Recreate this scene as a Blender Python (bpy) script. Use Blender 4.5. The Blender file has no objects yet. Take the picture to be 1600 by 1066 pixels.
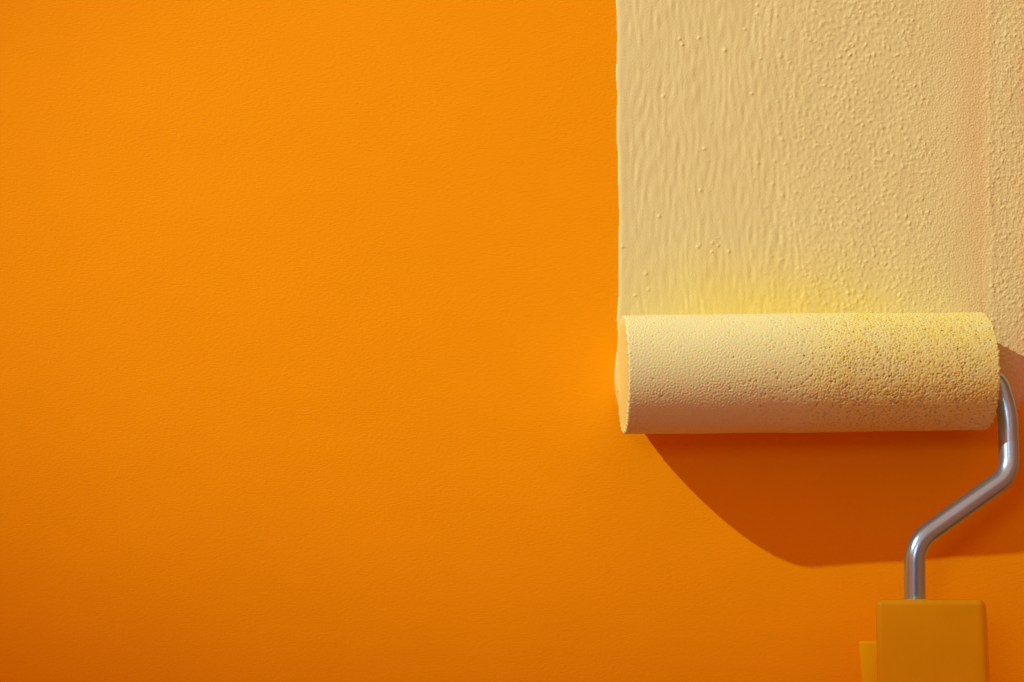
import bpy, math, random
import numpy as np
from mathutils import Vector, Matrix

# ------------------------------------------------------------------ units
# The wall stands upright (facing -Y).  Sizes are given in wall units: U metres each,
# x to the right, y down from the upper edge of the view, z out from the wall.
U = 0.000171
D = 2900.0          # camera distance in wall units
CX, CY = 800.0, 533.0
H = 1.40            # height of the view centre above the floor

def WP(x, y, z=0.0):                       # wall units -> world metres
    return Vector(((x - CX) * U, -z * U, H - (y - CY) * U))

def PW(px, py, z):                         # a point seen at (px, py) and z off the wall -> wall units
    k = 1.0 - z / D
    return (CX + (px - CX) * k, CY + (py - CY) * k, z)

sc = bpy.context.scene
col = sc.collection

# ------------------------------------------------------------------ camera
cam_d = bpy.data.cameras.new('camera')
cam = bpy.data.objects.new('camera', cam_d)
col.objects.link(cam)
cam.location = WP(CX, CY, D)
cam.rotation_euler = (math.radians(90), 0, 0)
cam_d.sensor_width = 36.0
cam_d.lens = 36.0 * D / 1600.0
cam_d.clip_start = 0.01
cam_d.clip_end = 50
sc.camera = cam

# ------------------------------------------------------------------ light
w = bpy.data.worlds.new('World'); sc.world = w
w.use_nodes = True
bg = w.node_tree.nodes['Background']
bg.inputs[0].default_value = (0.42, 0.39, 0.36, 1)
bg.inputs[1].default_value = 0.045

def aim(o, target):
    o.rotation_euler = (target - o.location).to_track_quat('-Z', 'Y').to_euler()

KEY_DIR = Vector((-1.74, 1.46, 1.0)).normalized()      # right, up, out of the wall
KEY_DIST = 1.60
key_d = bpy.data.lights.new('key_lamp', 'SPOT')
key_d.energy = 103.0
key_d.color = (0.91, 1.0, 0.80)
key_d.shadow_soft_size = 0.008
key_d.spot_size = 0.125
key_d.spot_blend = 1.0
key = bpy.data.objects.new('key_lamp', key_d); col.objects.link(key)
c0 = WP(1150, 620)
key.location = c0 + Vector((KEY_DIR.x, -KEY_DIR.z, KEY_DIR.y)) * KEY_DIST
aim(key, WP(1029, 250))
key.rotation_euler = (key.rotation_euler.to_matrix() @ Matrix.Rotation(0.988, 3, 'Z')).to_euler()
key.scale = (2.89, 1.0, 1.0)                             # an elongated beam, as through a slot of barn doors

def warm(name, direction, dist, size, energy, color):
    d = bpy.data.lights.new(name, 'AREA'); d.shape = 'DISK'; d.size = size
    d.energy = energy; d.color = color
    o = bpy.data.objects.new(name, d); col.objects.link(o)
    v = Vector(direction).normalized()
    o.location = WP(CX, CY) + Vector((v.x, -v.z, v.y)) * dist
    aim(o, WP(CX, CY)); return o
WARM = (1.0, 0.20, 0.04)
warm('warm_fill_top', (0.1, 1.0, 0.75), 1.6, 2.2, 9.6, (1.0, 0.44, 0.26))
warm('warm_fill_left', (-1.0, 0.1, 0.75), 1.6, 2.2, 7.2, WARM)
warm('warm_fill_right', (1.0, 0.0, 0.75), 1.6, 2.2, 5.0, WARM)
warm('warm_fill_bottom', (0.0, -1.0, 0.75), 1.6, 2.2, 6.0, WARM)
warm('cool_softbox', (-0.30, 0.30, 1.0), 1.2, 0.26, 1.25, (0.86, 0.90, 1.0))

sc.view_settings.view_transform = 'Standard'
sc.view_settings.look = 'None'
sc.view_settings.exposure = 0.0
sc.view_settings.gamma = 1.0
sc.cycles.max_bounces = 8
sc.cycles.diffuse_bounces = 5

# ------------------------------------------------------------------ helpers
def mesh_obj(name, verts, faces, mat, parent=None, smooth=True, origin=(0, 0, 0), attrs=None):
    """verts: Nx3 array in world metres; faces: Mx4 int array or list"""
    v = np.asarray(verts, dtype=np.float64) - np.asarray(origin, dtype=np.float64)
    me = bpy.data.meshes.new(name)
    if isinstance(faces, np.ndarray):
        n, m, k = len(v), len(faces), faces.shape[1]
        me.vertices.add(n); me.vertices.foreach_set('co', v.astype(np.float32).ravel())
        me.loops.add(m * k); me.loops.foreach_set('vertex_index', faces.astype(np.int32).ravel())
        me.polygons.add(m)
        me.polygons.foreach_set('loop_start', np.arange(0, m * k, k, dtype=np.int32))
        me.update(calc_edges=True)
    else:
        me.from_pydata([tuple(p) for p in v], [], faces)
    if smooth:
        me.polygons.foreach_set('use_smooth', np.ones(len(me.polygons), dtype=bool))
    for an, data in (attrs or {}).items():
        a = me.attributes.new(an, 'FLOAT', 'POINT')
        a.data.foreach_set('value', np.asarray(data, dtype=np.float32).ravel())
    me.materials.append(mat)
    o = bpy.data.objects.new(name, me); col.objects.link(o)
    if parent is not None: o.parent = parent
    else: o.location = origin
    return o

def grid_faces(nr, nc, wrap=False):
    i = np.arange(nr if wrap else nr - 1)[:, None]; j = np.arange(nc - 1)[None, :]
    i2 = (i + 1) % nr
    return np.stack([i * nc + j, i * nc + j + 1, i2 * nc + j + 1, i2 * nc + j], -1).reshape(-1, 4)

def W3(x, y, z):                            # arrays of wall units -> Nx3 world
    return np.stack([(x - CX) * U, -z * U, H - (y - CY) * U], -1).reshape(-1, 3)

def sstep(a, b, x):
    t = np.clip((x - a) / (b - a), 0, 1); return t * t * (3 - 2 * t)

def noise(nx, ny, lx, ly, bw, seed):
    """band-passed periodic noise: wavelengths lx, ly; unit variance; shape (ny, nx)"""
    r = np.random.default_rng(seed).standard_normal((ny, nx))
    kx = np.fft.fftfreq(nx)[None, :] * lx; ky = np.fft.fftfreq(ny)[:, None] * ly
    k = np.sqrt(kx * kx + ky * ky)
    f = np.exp(-((k - 1) / bw) ** 2); f[0, 0] = 0
    o = np.fft.ifft2(np.fft.fft2(r) * f).real
    return o / o.std()

def lownoise(nx, ny, lx, ly, seed):
    r = np.random.default_rng(seed).standard_normal((ny, nx))
    kx = np.fft.fftfreq(nx)[None, :] * lx; ky = np.fft.fftfreq(ny)[:, None] * ly
    f = np.exp(-(kx * kx + ky * ky)); f[0, 0] = 0
    o = np.fft.ifft2(np.fft.fft2(r) * f).real
    return o / o.std()

def new_mat(name):
    m = bpy.data.materials.new(name); m.use_nodes = True
    return m, m.node_tree.nodes, m.node_tree.links, m.node_tree.nodes['Principled BSDF']

def tex_coord(N, L, scale):
    tc = N.new('ShaderNodeTexCoord'); mp = N.new('ShaderNodeMapping')
    mp.inputs['Scale'].default_value = scale
    L.new(tc.outputs['Object'], mp.inputs['Vector']); return mp.outputs[0]

def n_noise(N, L, vec, detail=3.0, rough=0.55):
    n = N.new('ShaderNodeTexNoise'); n.inputs['Scale'].default_value = 1.0
    n.inputs['Detail'].default_value = detail; n.inputs['Roughness'].default_value = rough
    L.new(vec, n.inputs['Vector']); return n.outputs['Fac']

def n_mix(N, L, fac, a, b):
    m = N.new('ShaderNodeMix'); m.data_type = 'RGBA'
    for s, val in ((m.inputs[0], fac), (m.inputs[6], a), (m.inputs[7], b)):
        if hasattr(val, 'links'): L.new(val, s)
        else: s.default_value = val if not isinstance(val, tuple) else (*val, 1)
    return m.outputs[2]

def n_range(N, L, v, a, b, c, d):
    m = N.new('ShaderNodeMapRange')
    L.new(v, m.inputs[0])
    for i, q in enumerate((a, b, c, d)): m.inputs[i + 1].default_value = q
    return m.outputs[0]

def n_bump(N, L, h, dist, strength=1.0, prev=None):
    b = N.new('ShaderNodeBump'); b.inputs['Distance'].default_value = dist
    b.inputs['Strength'].default_value = strength
    L.new(h, b.inputs['Height'])
    if prev is not None: L.new(prev, b.inputs['Normal'])
    return b.outputs[0]

def n_attr(N, name):
    a = N.new('ShaderNodeAttribute'); a.attribute_name = name; return a.outputs['Fac']

def n_math(N, L, op, a, b):
    m = N.new('ShaderNodeMath'); m.operation = op
    for s, v in ((m.inputs[0], a), (m.inputs[1], b)):
        if hasattr(v, 'links'): L.new(v, s)
        else: s.default_value = v
    return m.outputs[0]

# ------------------------------------------------------------------ materials
def wall_material():
    m, N, L, P = new_mat('orange_wall_paint')
    u = 1.0 / U
    fib = n_noise(N, L, tex_coord(N, L, (u / 8, u / 8, u / 2.1)), 3, 0.6)     # fine sideways paper grain
    grn = n_noise(N, L, tex_coord(N, L, (u / 4.5, u / 4.5, u / 4.5)), 2, 0.5)
    mot = n_noise(N, L, tex_coord(N, L, (u / 160, u / 160, u / 90)), 5, 0.55)
    c = n_mix(N, L, n_range(N, L, mot, 0.3, 0.7, 0, 1), (0.885, 0.345, 0.0004), (0.915, 0.358, 0.0008))
    L.new(c, P.inputs['Base Color'])
    P.inputs['Roughness'].default_value = 0.75
    P.inputs['Specular IOR Level'].default_value = 0.08
    b = n_bump(N, L, fib, U * 0.52)
    b = n_bump(N, L, grn, U * 0.22, 1.0, b)
    L.new(b, P.inputs['Normal'])
    return m

CREAM = (0.76, 0.56, 0.225)
def film_material():
    m, N, L, P = new_mat('cream_wall_paint')
    cov = n_attr(N, 'cover'); glow_yel = n_attr(N, 'yellow')
    u = 1.0 / U
    mot = n_noise(N, L, tex_coord(N, L, (u / 60, u / 60, u / 150)), 4, 0.5)
    c = n_mix(N, L, n_range(N, L, mot, 0.3, 0.7, 0, 1), (0.745, 0.700, 0.34), (0.77, 0.725, 0.365))
    c = n_mix(N, L, glow_yel, c, (0.84, 0.70, 0.16))  # paint yellow and the painted-in glow beside the roller
    c = n_mix(N, L, cov, (0.84, 0.40, 0.17), c)
    L.new(c, P.inputs['Base Color'])
    P.inputs['Roughness'].default_value = 0.5
    P.inputs['Specular IOR Level'].default_value = 0.25
    return m

def foam_material():
    m, N, L, P = new_mat('paint_soaked_foam')
    pit = n_attr(N, 'pit'); bare = n_attr(N, 'bare')
    u = 1.0 / U
    g = n_noise(N, L, tex_coord(N, L, (u / 3, u / 3, u / 3)), 2, 0.5)
    b2 = n_math(N, L, 'MULTIPLY', bare, n_range(N, L, g, 0.35, 0.65, 0.45, 1.0))
    c = n_mix(N, L, b2, (0.76, 0.76, 0.42), (0.82, 0.72, 0.13))
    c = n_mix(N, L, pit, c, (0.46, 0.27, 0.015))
    L.new(c, P.inputs['Base Color'])
    P.inputs['Roughness'].default_value = 0.55
    P.inputs['Specular IOR Level'].default_value = 0.25
    P.inputs['Subsurface Weight'].default_value = 0.5               # light creeps through the soaked foam
    P.inputs['Subsurface Radius'].default_value = (1.0, 0.55, 0.15)
    P.inputs['Subsurface Scale'].default_value = 0.0016
    return m

def simple(name, color, rough, spec=0.4, metallic=0.0, grain=None):
    m, N, L, P = new_mat(name)
    u = 1.0 / U
    n = n_noise(N, L, tex_coord(N, L, (u / 40, u / 40, u / 60)), 5, 0.6)
    c = n_mix(N, L, n_range(N, L, n, 0.3, 0.7, 0, 1), tuple(q * 0.93 for q in color), color)
    L.new(c, P.inputs['Base Color'])
    P.inputs['Roughness'].default_value = rough
    P.inputs['Specular IOR Level'].default_value = spec
    P.inputs['Metallic'].default_value = metallic
    if grain:
        g = n_noise(N, L, tex_coord(N, L, tuple(u / q for q in grain[0])), 3, 0.6)
        L.new(n_bump(N, L, g, U * grain[1]), P.inputs['Normal'])
    return m

M_wall, M_film, M_foam = wall_material(), film_material(), foam_material()
M_wet = simple('wet_cream_paint', (0.84, 0.62, 0.25), 0.28, 0.5)
M_cap = simple('wet_foam_end', (0.80, 0.70, 0.24), 0.4, 0.35, grain=((26, 26, 26), 0.6))
M_yel = simple('yellow_plastic', (0.96, 0.62, 0.002), 0.36, 0.25, grain=((30, 30, 60), 0.7))
M_met = simple('brushed_steel', (0.44, 0.68, 0.94), 0.29, 0.6, 0.86, grain=((5, 5, 28), 0.05))

# ------------------------------------------------------------------ wall
hw = 1.7
wall = mesh_obj('wall', [(-hw, 0, 0), (hw, 0, 0), (hw, 0, 2.7), (-hw, 0, 2.7),
                         (-hw, 0.12, 0), (hw, 0.12, 0), (hw, 0.12, 2.7), (-hw, 0.12, 2.7)],
                [(0, 1, 2, 3), (5, 4, 7, 6), (4, 0, 3, 7), (1, 5, 6, 2), (3, 2, 6, 7), (4, 5, 1, 0)], M_wall, smooth=False)
wall['kind'] = 'structure'
wall['label'] = 'bright orange wall with a fine sideways grain'

# ------------------------------------------------------------------ painted stripe (a real film with relief)
NX = NY = 1024
def film_fields():
    rip = noise(NX, NY, 12.5, 46, 0.5, 3) + 0.15 * noise(NX, NY, 7, 45, 0.5, 4)
    sti = noise(NX, NY, 9, 11, 0.45, 5)
    sti2 = noise(NX, NY, 7, 8, 0.45, 6)
    fin = noise(NX, NY, 4.2, 4.6, 0.4, 7)
    low = lownoise(NX, NY, 60, 160, 8)
    low2 = lownoise(NX, NY, 26, 60, 9)
    return rip, sti, sti2, fin, low, low2
RIP, STI, STI2, FIN, LOW, LOW2 = film_fields()

DOTS = np.zeros((NY, NX))
rng = np.random.default_rng(21)
yy, xx = np.mgrid[-7:8, -7:8]
def add_dot(cx, cy, s, a):
    ix, iy = int(cx), int(cy)
    g = a * np.exp(-((xx - (cx - ix)) ** 2 + (yy - (cy - iy)) ** 2) / (2 * s * s))
    DOTS[np.ix_((iy + np.arange(-7, 8)) % NY, (ix + np.arange(-7, 8)) % NX)] += g
BUMPS = np.zeros((NY, NX))
q9 = np.arange(-9, 10)
for k in range(10500):                       # dabs of paint left standing by the foam: drops, pairs and short worms
    cx, cy = rng.uniform(190, 1015), rng.uniform(0, NY)
    sl, ss = rng.uniform(1.3, 3.0), rng.uniform(1.15, 1.75)
    an = rng.normal(1.1, 0.9); a = rng.uniform(0.25, 1.0) ** 1.3
    ix, iy = int(cx), int(cy)
    dx = q9[None] - (cx - ix); dy = q9[:, None] - (cy - iy)
    p = (dx * math.cos(an) + dy * math.sin(an)) / sl; q = (dy * math.cos(an) - dx * math.sin(an)) / ss
    blk = np.ix_((iy + q9) % NY, (ix + q9) % NX)
    BUMPS[blk] = np.maximum(BUMPS[blk], a * np.exp(-(p * p + q * q) / 2)) + 0.12 * a * np.exp(-(p * p + q * q) / 2)
# column 0 of the field lies at x = 950, row 0 at y = 0
for k in range(48):
    add_dot(rng.uniform(30, 330), rng.uniform(0, NY), rng.uniform(1.3, 2.0), rng.uniform(0.25, 0.9))
for k in range(90):
    add_dot(rng.uniform(230, 360), rng.uniform(0, NY), rng.uniform(1.5, 2.3), rng.uniform(0.4, 1.1))
for (px, py) in ((1113, 380), (1122, 384), (1112, 394), (1090, 386), (1139, 393), (1009, 428), (972, 386), (1036, 151), (1174, 147),
                 (1092, 60), (1100, 233), (1132, 79), (1066, 70), (1062, 61), (1164, 46), (1094, 298), (992, 462), (1013, 453), (1030, 338)):
    add_dot(px - 950, py, 1.7, 1.15)

xs = np.concatenate([950 + np.arange(0, 665, 1.0), 1615 + np.arange(0, 700, 7.0)])
ys = np.concatenate([np.arange(-900, -8, 7.0), np.arange(-8, 600, 1.0), np.arange(600, 720, 2.0)])
X, Y = np.meshgrid(xs, ys)
IX = (X - 950).astype(int) % NX; IY = Y.astype(int) % NY
rip, sti, sti2, fin, low, low2, dots = (F[IY, IX] for F in (RIP, STI, STI2, FIN, LOW, LOW2, DOTS))
rip = RIP[IY, (IX + (2 * low).astype(int)) % NX]
r1 = LOW2[IY, 5]; r2 = LOW[IY, 40]
w_mid = sstep(1170, 1330, X + 18 * low2) * (1 - 0.85 * sstep(1420, 1500, X + 10 * low2 - 0.06 * (Y - 250)))
w_right = sstep(1532, 1548, X + 2.0 * r1)
w_rip = 1 - sstep(1180, 1330, X)
bumps = BUMPS[IY, IX] + 0.06 * sti
h = 1.75 + 0.20 * low
h += w_rip * (0.135 * rip) * (0.35 + 0.65 * sstep(968, 1000, X))
h += (0.05 * sti + 0.04 * rip) * sstep(1100, 1250, X)
h += w_mid * 0.95 * bumps
h += w_right * (0.85 * bumps + 0.45)
h += (0.05 + 0.09 * sstep(1380, 1480, X)) * fin
h += dots * (1 - 0.5 * w_mid)
# a soft lip where the second pass laps over the first one
h += 0.30 * np.exp(-((X - 1549 + 2 * r1) / 4.0) ** 2)
# left edge: slightly wavering, with a rounded shoulder
edge = 964.5 + 0.6 * r1 + 0.8 * r2 + 2.0 * np.exp(-((Y - 330) / 70.0) ** 2) - 1.5 * np.exp(-((Y - 200) / 40.0) ** 2)
sh = np.clip((X - edge) / 7.0, -0.15, 1)
h = h * np.where(sh > 0, np.sqrt(np.clip(1 - (1 - sh) ** 2, 0, 1)), -0.9) + 0.12 * np.exp(-((X - edge - 8) / 5.0) ** 2)
# the stroke ends under the roller; the older coat at the right thins out lower down
endy = np.where(X < 1552, 588.0, 600 + 9 * low2 + 22 * sstep(1560, 1585, X) - 12 * (low))
cov_end = 1 - sstep(-10, 10, Y - endy)
h = h * cov_end - 1.2 * (1 - cov_end)
cover = 1 - 0.27 * np.where(X < 1534, np.exp(-((X - 1534) / 36.0) ** 2), np.exp(-((X - 1534) / 11.0) ** 2)) * (1 - 0.35 * sstep(150, 430, Y)) * (0.75 + 0.25 * np.clip(fin, -1, 1))
cover -= 0.03 * sstep(1380, 1480, X)
cover -= 0.20 * sstep(1575, 1612, X + 4 * low2)
cover -= 0.05 * sstep(1.2, 2.4, low2) * sstep(1300, 1400, X)
cover -= 0.05 * sstep(0.8, 2.0, -rip) * w_rip * sstep(0.9, 1.8, low2 + low)
cover -= 0.55 * sstep(470, 620, Y) * sstep(1540, 1600, X)
cover = np.clip(cover, 0.15, 1)
glow_yel = 0.74 * np.exp(-((X - 1180) / 165.0) ** 2) * sstep(358, 488, Y + 3 * low)  # yellow paint tone plus light bounced off the roller, painted into the film
glow_yel += 0.55 * np.exp(-((X - 1350) / 110.0) ** 2) * sstep(420, 488, Y) * np.clip(0.5 + 0.15 * low2 + 0.08 * sti, 0, 1)
glow_yel = np.clip(glow_yel, 0, 0.85)
so = WP(1290, 250, 0)
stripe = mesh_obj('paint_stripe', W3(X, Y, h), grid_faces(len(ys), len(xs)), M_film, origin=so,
                  attrs={'cover': cover, 'yellow': glow_yel})
stripe['label'] = 'wide cream paint stripe rolled down the orange wall above the roller'
stripe['category'] = 'paint'

# wet ridge squeezed out at the stripe's left edge beside the roller
def bead(parent, org):
    pts = [(968.5, 505, 1.2, 1.0), (967.5, 525, 1.8, 2.0), (966.6, 545, 2.6, 3.4), (965.6, 560, 3.4, 5.0), (964.6, 575, 4.2, 6.4),
           (964.6, 590, 4.8, 7.0), (965.2, 605, 4.6, 6.6), (966.6, 620, 3.6, 5.0), (968.2, 633, 2.4, 3.0), (969.6, 642, 0.8, 0.9)]
    P = np.array(pts); t = np.linspace(0, len(pts) - 1, 90)
    C = np.stack([np.interp(t, np.arange(len(pts)), P[:, k]) for k in range(4)], -1)
    ker = np.hanning(9); ker /= ker.sum()
    Cp = np.pad(C, ((4, 4), (0, 0)), 'edge')
    C = np.stack([np.convolve(Cp[:, k], ker, 'valid') for k in range(4)], -1)
    a = np.linspace(-0.15 * math.pi, 1.15 * math.pi, 16)
    x = C[:, 0:1] - C[:, 2:3] * np.cos(a)[None]
    y = np.repeat(C[:, 1:2], 16, 1)
    z = C[:, 3:4] * np.sin(a)[None]
    o = mesh_obj('wet_edge_ridge', W3(x, y, z), grid_faces(90, 16), M_wet, parent=parent, origin=org)
    return o
bead(stripe, so)

# ------------------------------------------------------------------ paint roller
ro = WP(1290, 583, 60)
roller = bpy.data.objects.new('paint_roller', None); col.objects.link(roller)
roller.location = ro; roller.empty_display_size = 0.02
roller['label'] = 'small foam paint roller with bent steel rod and yellow handle pressed on the wall'
roller['category'] = 'paint roller'

R0 = 89.6
LC = np.array(PW(973.3, 585.6, 91.0)); RC = np.array(PW(1536.0, 580.2, 70.0))
ax = RC - LC; LEN = float(np.linalg.norm(ax)); ax /= LEN
e2 = np.cross(ax, [0, 1, 0]); e2 /= np.linalg.norm(e2)          # away from the wall
if e2[2] < 0: e2 = -e2
e1 = np.cross(e2, ax); e1 /= np.linalg.norm(e1)
if e1[1] > 0: e1 = -e1                                          # up the wall
NL, NC = int(LEN) + 1, 560
worm = noise(640, NC, 4.8, 4.6, 0.55, 31)
worm2 = noise(640, NC, 4.2, 4.2, 0.38, 32)
flow = lownoise(640, NC, 90, 90, 33); flow2 = lownoise(640, NC, 30, 30, 34)
pits = np.zeros((NC, 640))
for k in range(34000):
    u_ = rng.uniform(0, 640); v_ = rng.uniform(0, NC)
    t = u_ / LEN
    dens = 0.012 + 1.0 * float(sstep(0.38, 0.74, t)) + 0.14 * float(sstep(0.2, 0.45, t))
    dens *= 1 - 0.6 * float(sstep(0.9, 1.0, t))
    if rng.uniform() > dens * 0.9: continue
    s = rng.uniform(0.7, 1.1) * (1.3 if rng.uniform() < 0.03 else 1.0); a = rng.uniform(0.15, 0.8)
    if rng.uniform() < 0.05: a, s = rng.uniform(0.8, 1.2), s * 1.1
    iu, iv = int(u_), int(v_)
    q = np.arange(-4, 5)
    g = a * np.exp(-((q[None] - (u_ - iu)) ** 2 + (q[:, None] - (v_ - iv)) ** 2) / (2 * s * s))
    blk = np.ix_((iv + q) % NC, (iu + q) % 640)
    pits[blk] = np.maximum(pits[blk], g)
uu = np.linspace(0, LEN, NL); th = np.arange(NC) / NC * 2 * math.pi
UU, TH = np.meshgrid(uu, th)
ui = np.clip(UU.astype(int), 0, 639); vi = np.arange(NC)[:, None] + 0 * ui
wm, wm2, fl, fl2, pt = (F[vi, ui] for F in (worm, worm2, flow, flow2, pits))
tt = UU / LEN
amp = 0.245 + 0.06 * fl
wmix = sstep(0.25, 0.65, tt)
rr = R0 + amp * ((1 - 0.5 * wmix) * 0.75 * wm + (0.45 + 0.45 * wmix) * 0.8 * wm2) + 0.25 * fl - 1.9 * pt
# rounded, slightly ragged ends
endd = np.minimum(UU, LEN - UU)
rag = noise(640, NC, 5, 7, 0.6, 40)[vi, ui]
rnd_ = np.where(UU < LEN / 2, 2.2, 2.4)
dd = np.clip(endd / rnd_, 0, 1)
rr -= rnd_ * 0.8 * (1 - np.sqrt(np.clip(1 - (1 - dd) ** 2, 0, 1)))
rr += 0.45 * rag * (1 - sstep(0, 6, endd))
usx = UU + np.where(endd < 3, 0.7 * rag * (1 - endd / 3), 0)
# axis bulges a touch so that the outline is not ruler straight
rr += 0.5 * np.sin(tt * math.pi) - 0.35 * np.cos(tt * 7)
def ring(rad, TH, usx):
    a = (np.sin(TH) * rad)[..., None] * e1 + (np.cos(TH) * rad)[..., None] * e2
    return LC + usx[..., None] * ax + a
Pp = ring(rr, TH, usx)
Pp[..., 2] = np.maximum(Pp[..., 2], 1.4 + 0.2 * wm2)             # the foam is squashed flat against the wall
bare = np.clip(sstep(0.28, 0.80, tt + 0.03 * fl) * (0.70 + 0.10 * fl2 + 0.24 * wm2), 0, 0.95)
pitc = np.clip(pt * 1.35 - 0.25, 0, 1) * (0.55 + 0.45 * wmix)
sleeve = mesh_obj('foam_sleeve', W3(Pp[..., 0], Pp[..., 1], Pp[..., 2]), grid_faces(NC, NL, True), M_foam,
                  parent=roller, origin=ro, attrs={'pit': pitc, 'bare': bare})

def end_face(left, hole):
    j = 0 if left else NL - 1
    rim = Pp[:, j]; cen = LC if left else RC
    nr = 34
    fr = np.linspace(1, hole / R0, nr)
    ideal = R0 * 0.975 * (np.sin(th)[:, None] * e1 + np.cos(th)[:, None] * e2)
    base = cen + ideal[:, None, :] * fr[None, :, None] + (rim - cen - ideal)[:, None, :] * sstep(0.86, 1.0, fr)[None, :, None]
    base[..., 2] = np.maximum(base[..., 2], 1.0)
    s = -1 if left else 1
    nz = noise(NC, 64, 30, 22, 0.5, 50 + j)[:nr].T
    hh = 0.4 * np.sin(np.clip((1 - fr) * 6, 0, 1) * math.pi / 2)[None, :] + 0
    base = base + s * hh[..., None] * ax
    fc = grid_faces(NC, nr, True)
    if not left: fc = fc[:, ::-1]
    return mesh_obj('end_face', W3(base[..., 0], base[..., 1], base[..., 2]), fc, M_cap if left else M_foam,
                    parent=sleeve, origin=ro, attrs={'pit': np.zeros(NC * nr), 'bare': np.full(NC * nr, 0.5)})
end_face(True, 1.0)
end_face(False, 26.0)

def lathe_x(profile, n=48):
    """profile of (distance along the roller axis, radius)"""
    pr = np.array(profile); a = np.arange(n) / n * 2 * math.pi
    V = LC + pr[None, :, 0:1] * ax + (np.sin(a)[:, None] * pr[None, :, 1])[..., None] * e1 + (np.cos(a)[:, None] * pr[None, :, 1])[..., None] * e2
    return V, grid_faces(n, len(pr), True)
V, F = lathe_x([(LEN - 60, 0.5), (LEN - 60, 27.5), (LEN - 1, 27.5), (LEN + 0.5, 26.5), (LEN + 0.5, 18), (LEN - 2, 16.6), (LEN - 2, 0.5)])
mesh_obj('end_plug', W3(V[..., 0], V[..., 1], V[..., 2]), F, M_yel, parent=roller, origin=ro)

# bent steel rod
def fillet(points, radii, n=14):
    out = []
    for i, p in enumerate(points):
        p = np.array(p, float); r = radii[i]
        if r == 0: out.append(p); continue
        a = np.array(points[i - 1], float) - p; b = np.array(points[i + 1], float) - p
        la, lb = np.linalg.norm(a), np.linalg.norm(b); a /= la; b /= lb
        half = math.acos(np.clip(a @ b, -1, 1)) / 2
        dd_ = min(r / math.tan(half), la * 0.49 if radii[i - 1] else la * 0.98, lb * 0.49 if radii[i + 1] else lb * 0.98)
        r = dd_ * math.tan(half)
        c = p + (a + b) / np.linalg.norm(a + b) * (r / math.sin(half))
        s, e = p + a * dd_ - c, p + b * dd_ - c
        om = math.acos(np.clip((s @ e) / (r * r), -1, 1))
        for k in range(n + 1):
            t = k / n
            out.append(c + (math.sin((1 - t) * om) * s + math.sin(t * om) * e) / math.sin(om))
    return np.array(out)
def tube(path, rad, n=28):
    seg = np.linalg.norm(np.diff(path, axis=0), axis=1); s = np.concatenate([[0], np.cumsum(seg)])
    t = np.arange(0, s[-1], 3.0); path = np.stack([np.interp(t, s, path[:, k]) for k in range(3)], -1)
    T = np.gradient(path, axis=0); T /= np.linalg.norm(T, axis=1)[:, None]
    up = np.array([0, 0, 1.0]); rows = []
    a = np.arange(n) / n * 2 * math.pi
    for p, d in zip(path, T):
        u_ = up - d * (up @ d); u_ /= np.linalg.norm(u_); v_ = np.cross(d, u_)
        rows.append(p + rad * (np.cos(a)[:, None] * u_ + np.sin(a)[:, None] * v_))
    V = np.array(rows)
    ids = np.arange(len(path) * n).reshape(len(path), n)
    nxt = np.roll(ids, -1, 1)
    F = np.stack([ids[:-1], nxt[:-1], nxt[1:], ids[1:]], -1).reshape(-1, 4)
    return V, F
axend = RC - ax * 60
path = fillet([axend, PW(1557, 588, 70), PW(1575.5, 648, 84), PW(1578.0, 742, 108), PW(1429.5, 848, 150), PW(1429.5, 990, 160)],
              [0, 30, 150, 46, 52, 0])
V, F = tube(path, 15.6)
mesh_obj('rod', W3(V[..., 0], V[..., 1], V[..., 2]), F, M_met, parent=roller, origin=ro)

# yellow plastic handle: a bevelled, slightly tapering block seen nearly end-on, with a side lug
import bmesh
def block(name, corners_top, corners_bot, bevel, parent, mat, segs=4):
    """corners: four (px, py, z) of the upper / lower face; front-left, front-right, back-right, back-left"""
    bm = bmesh.new()
    vs = [bm.verts.new(WP(*PW(*c)) - ro) for c in list(corners_top) + list(corners_bot)]
    for f in ((0, 1, 2, 3), (7, 6, 5, 4), (0, 4, 5, 1), (1, 5, 6, 2), (2, 6, 7, 3), (3, 7, 4, 0)):
        bm.faces.new([vs[i] for i in f])
    bmesh.ops.recalc_face_normals(bm, faces=bm.faces)
    bmesh.ops.bevel(bm, geom=list(bm.edges) + list(bm.verts), offset=bevel * U, segments=segs, profile=0.5, affect='EDGES')
    me = bpy.data.meshes.new(name); bm.to_mesh(me); bm.free()
    for p in me.polygons: p.use_smooth = True
    me.materials.append(mat)
    o = bpy.data.objects.new(name, me); col.objects.link(o); o.parent = parent
    md = o.modifiers.new('weighted', 'WEIGHTED_NORMAL'); md.keep_sharp = False
    return o
handle = block('handle',
               [(1368, 936, 205), (1538.5, 936, 205), (1541, 938, 112), (1370, 938, 112)],
               [(1379, 1480, 225), (1552, 1480, 225), (1568, 1480, 60), (1384, 1480, 60)], 10, roller, M_yel, 3)
block('handle_lug', [(1341, 1002, 126), (1400, 1002, 180), (1400, 1002, 112), (1343, 1002, 112)],
      [(1362, 1240, 126), (1420, 1240, 180), (1420, 1240, 100), (1364, 1240, 100)], 3.5, handle, M_yel)
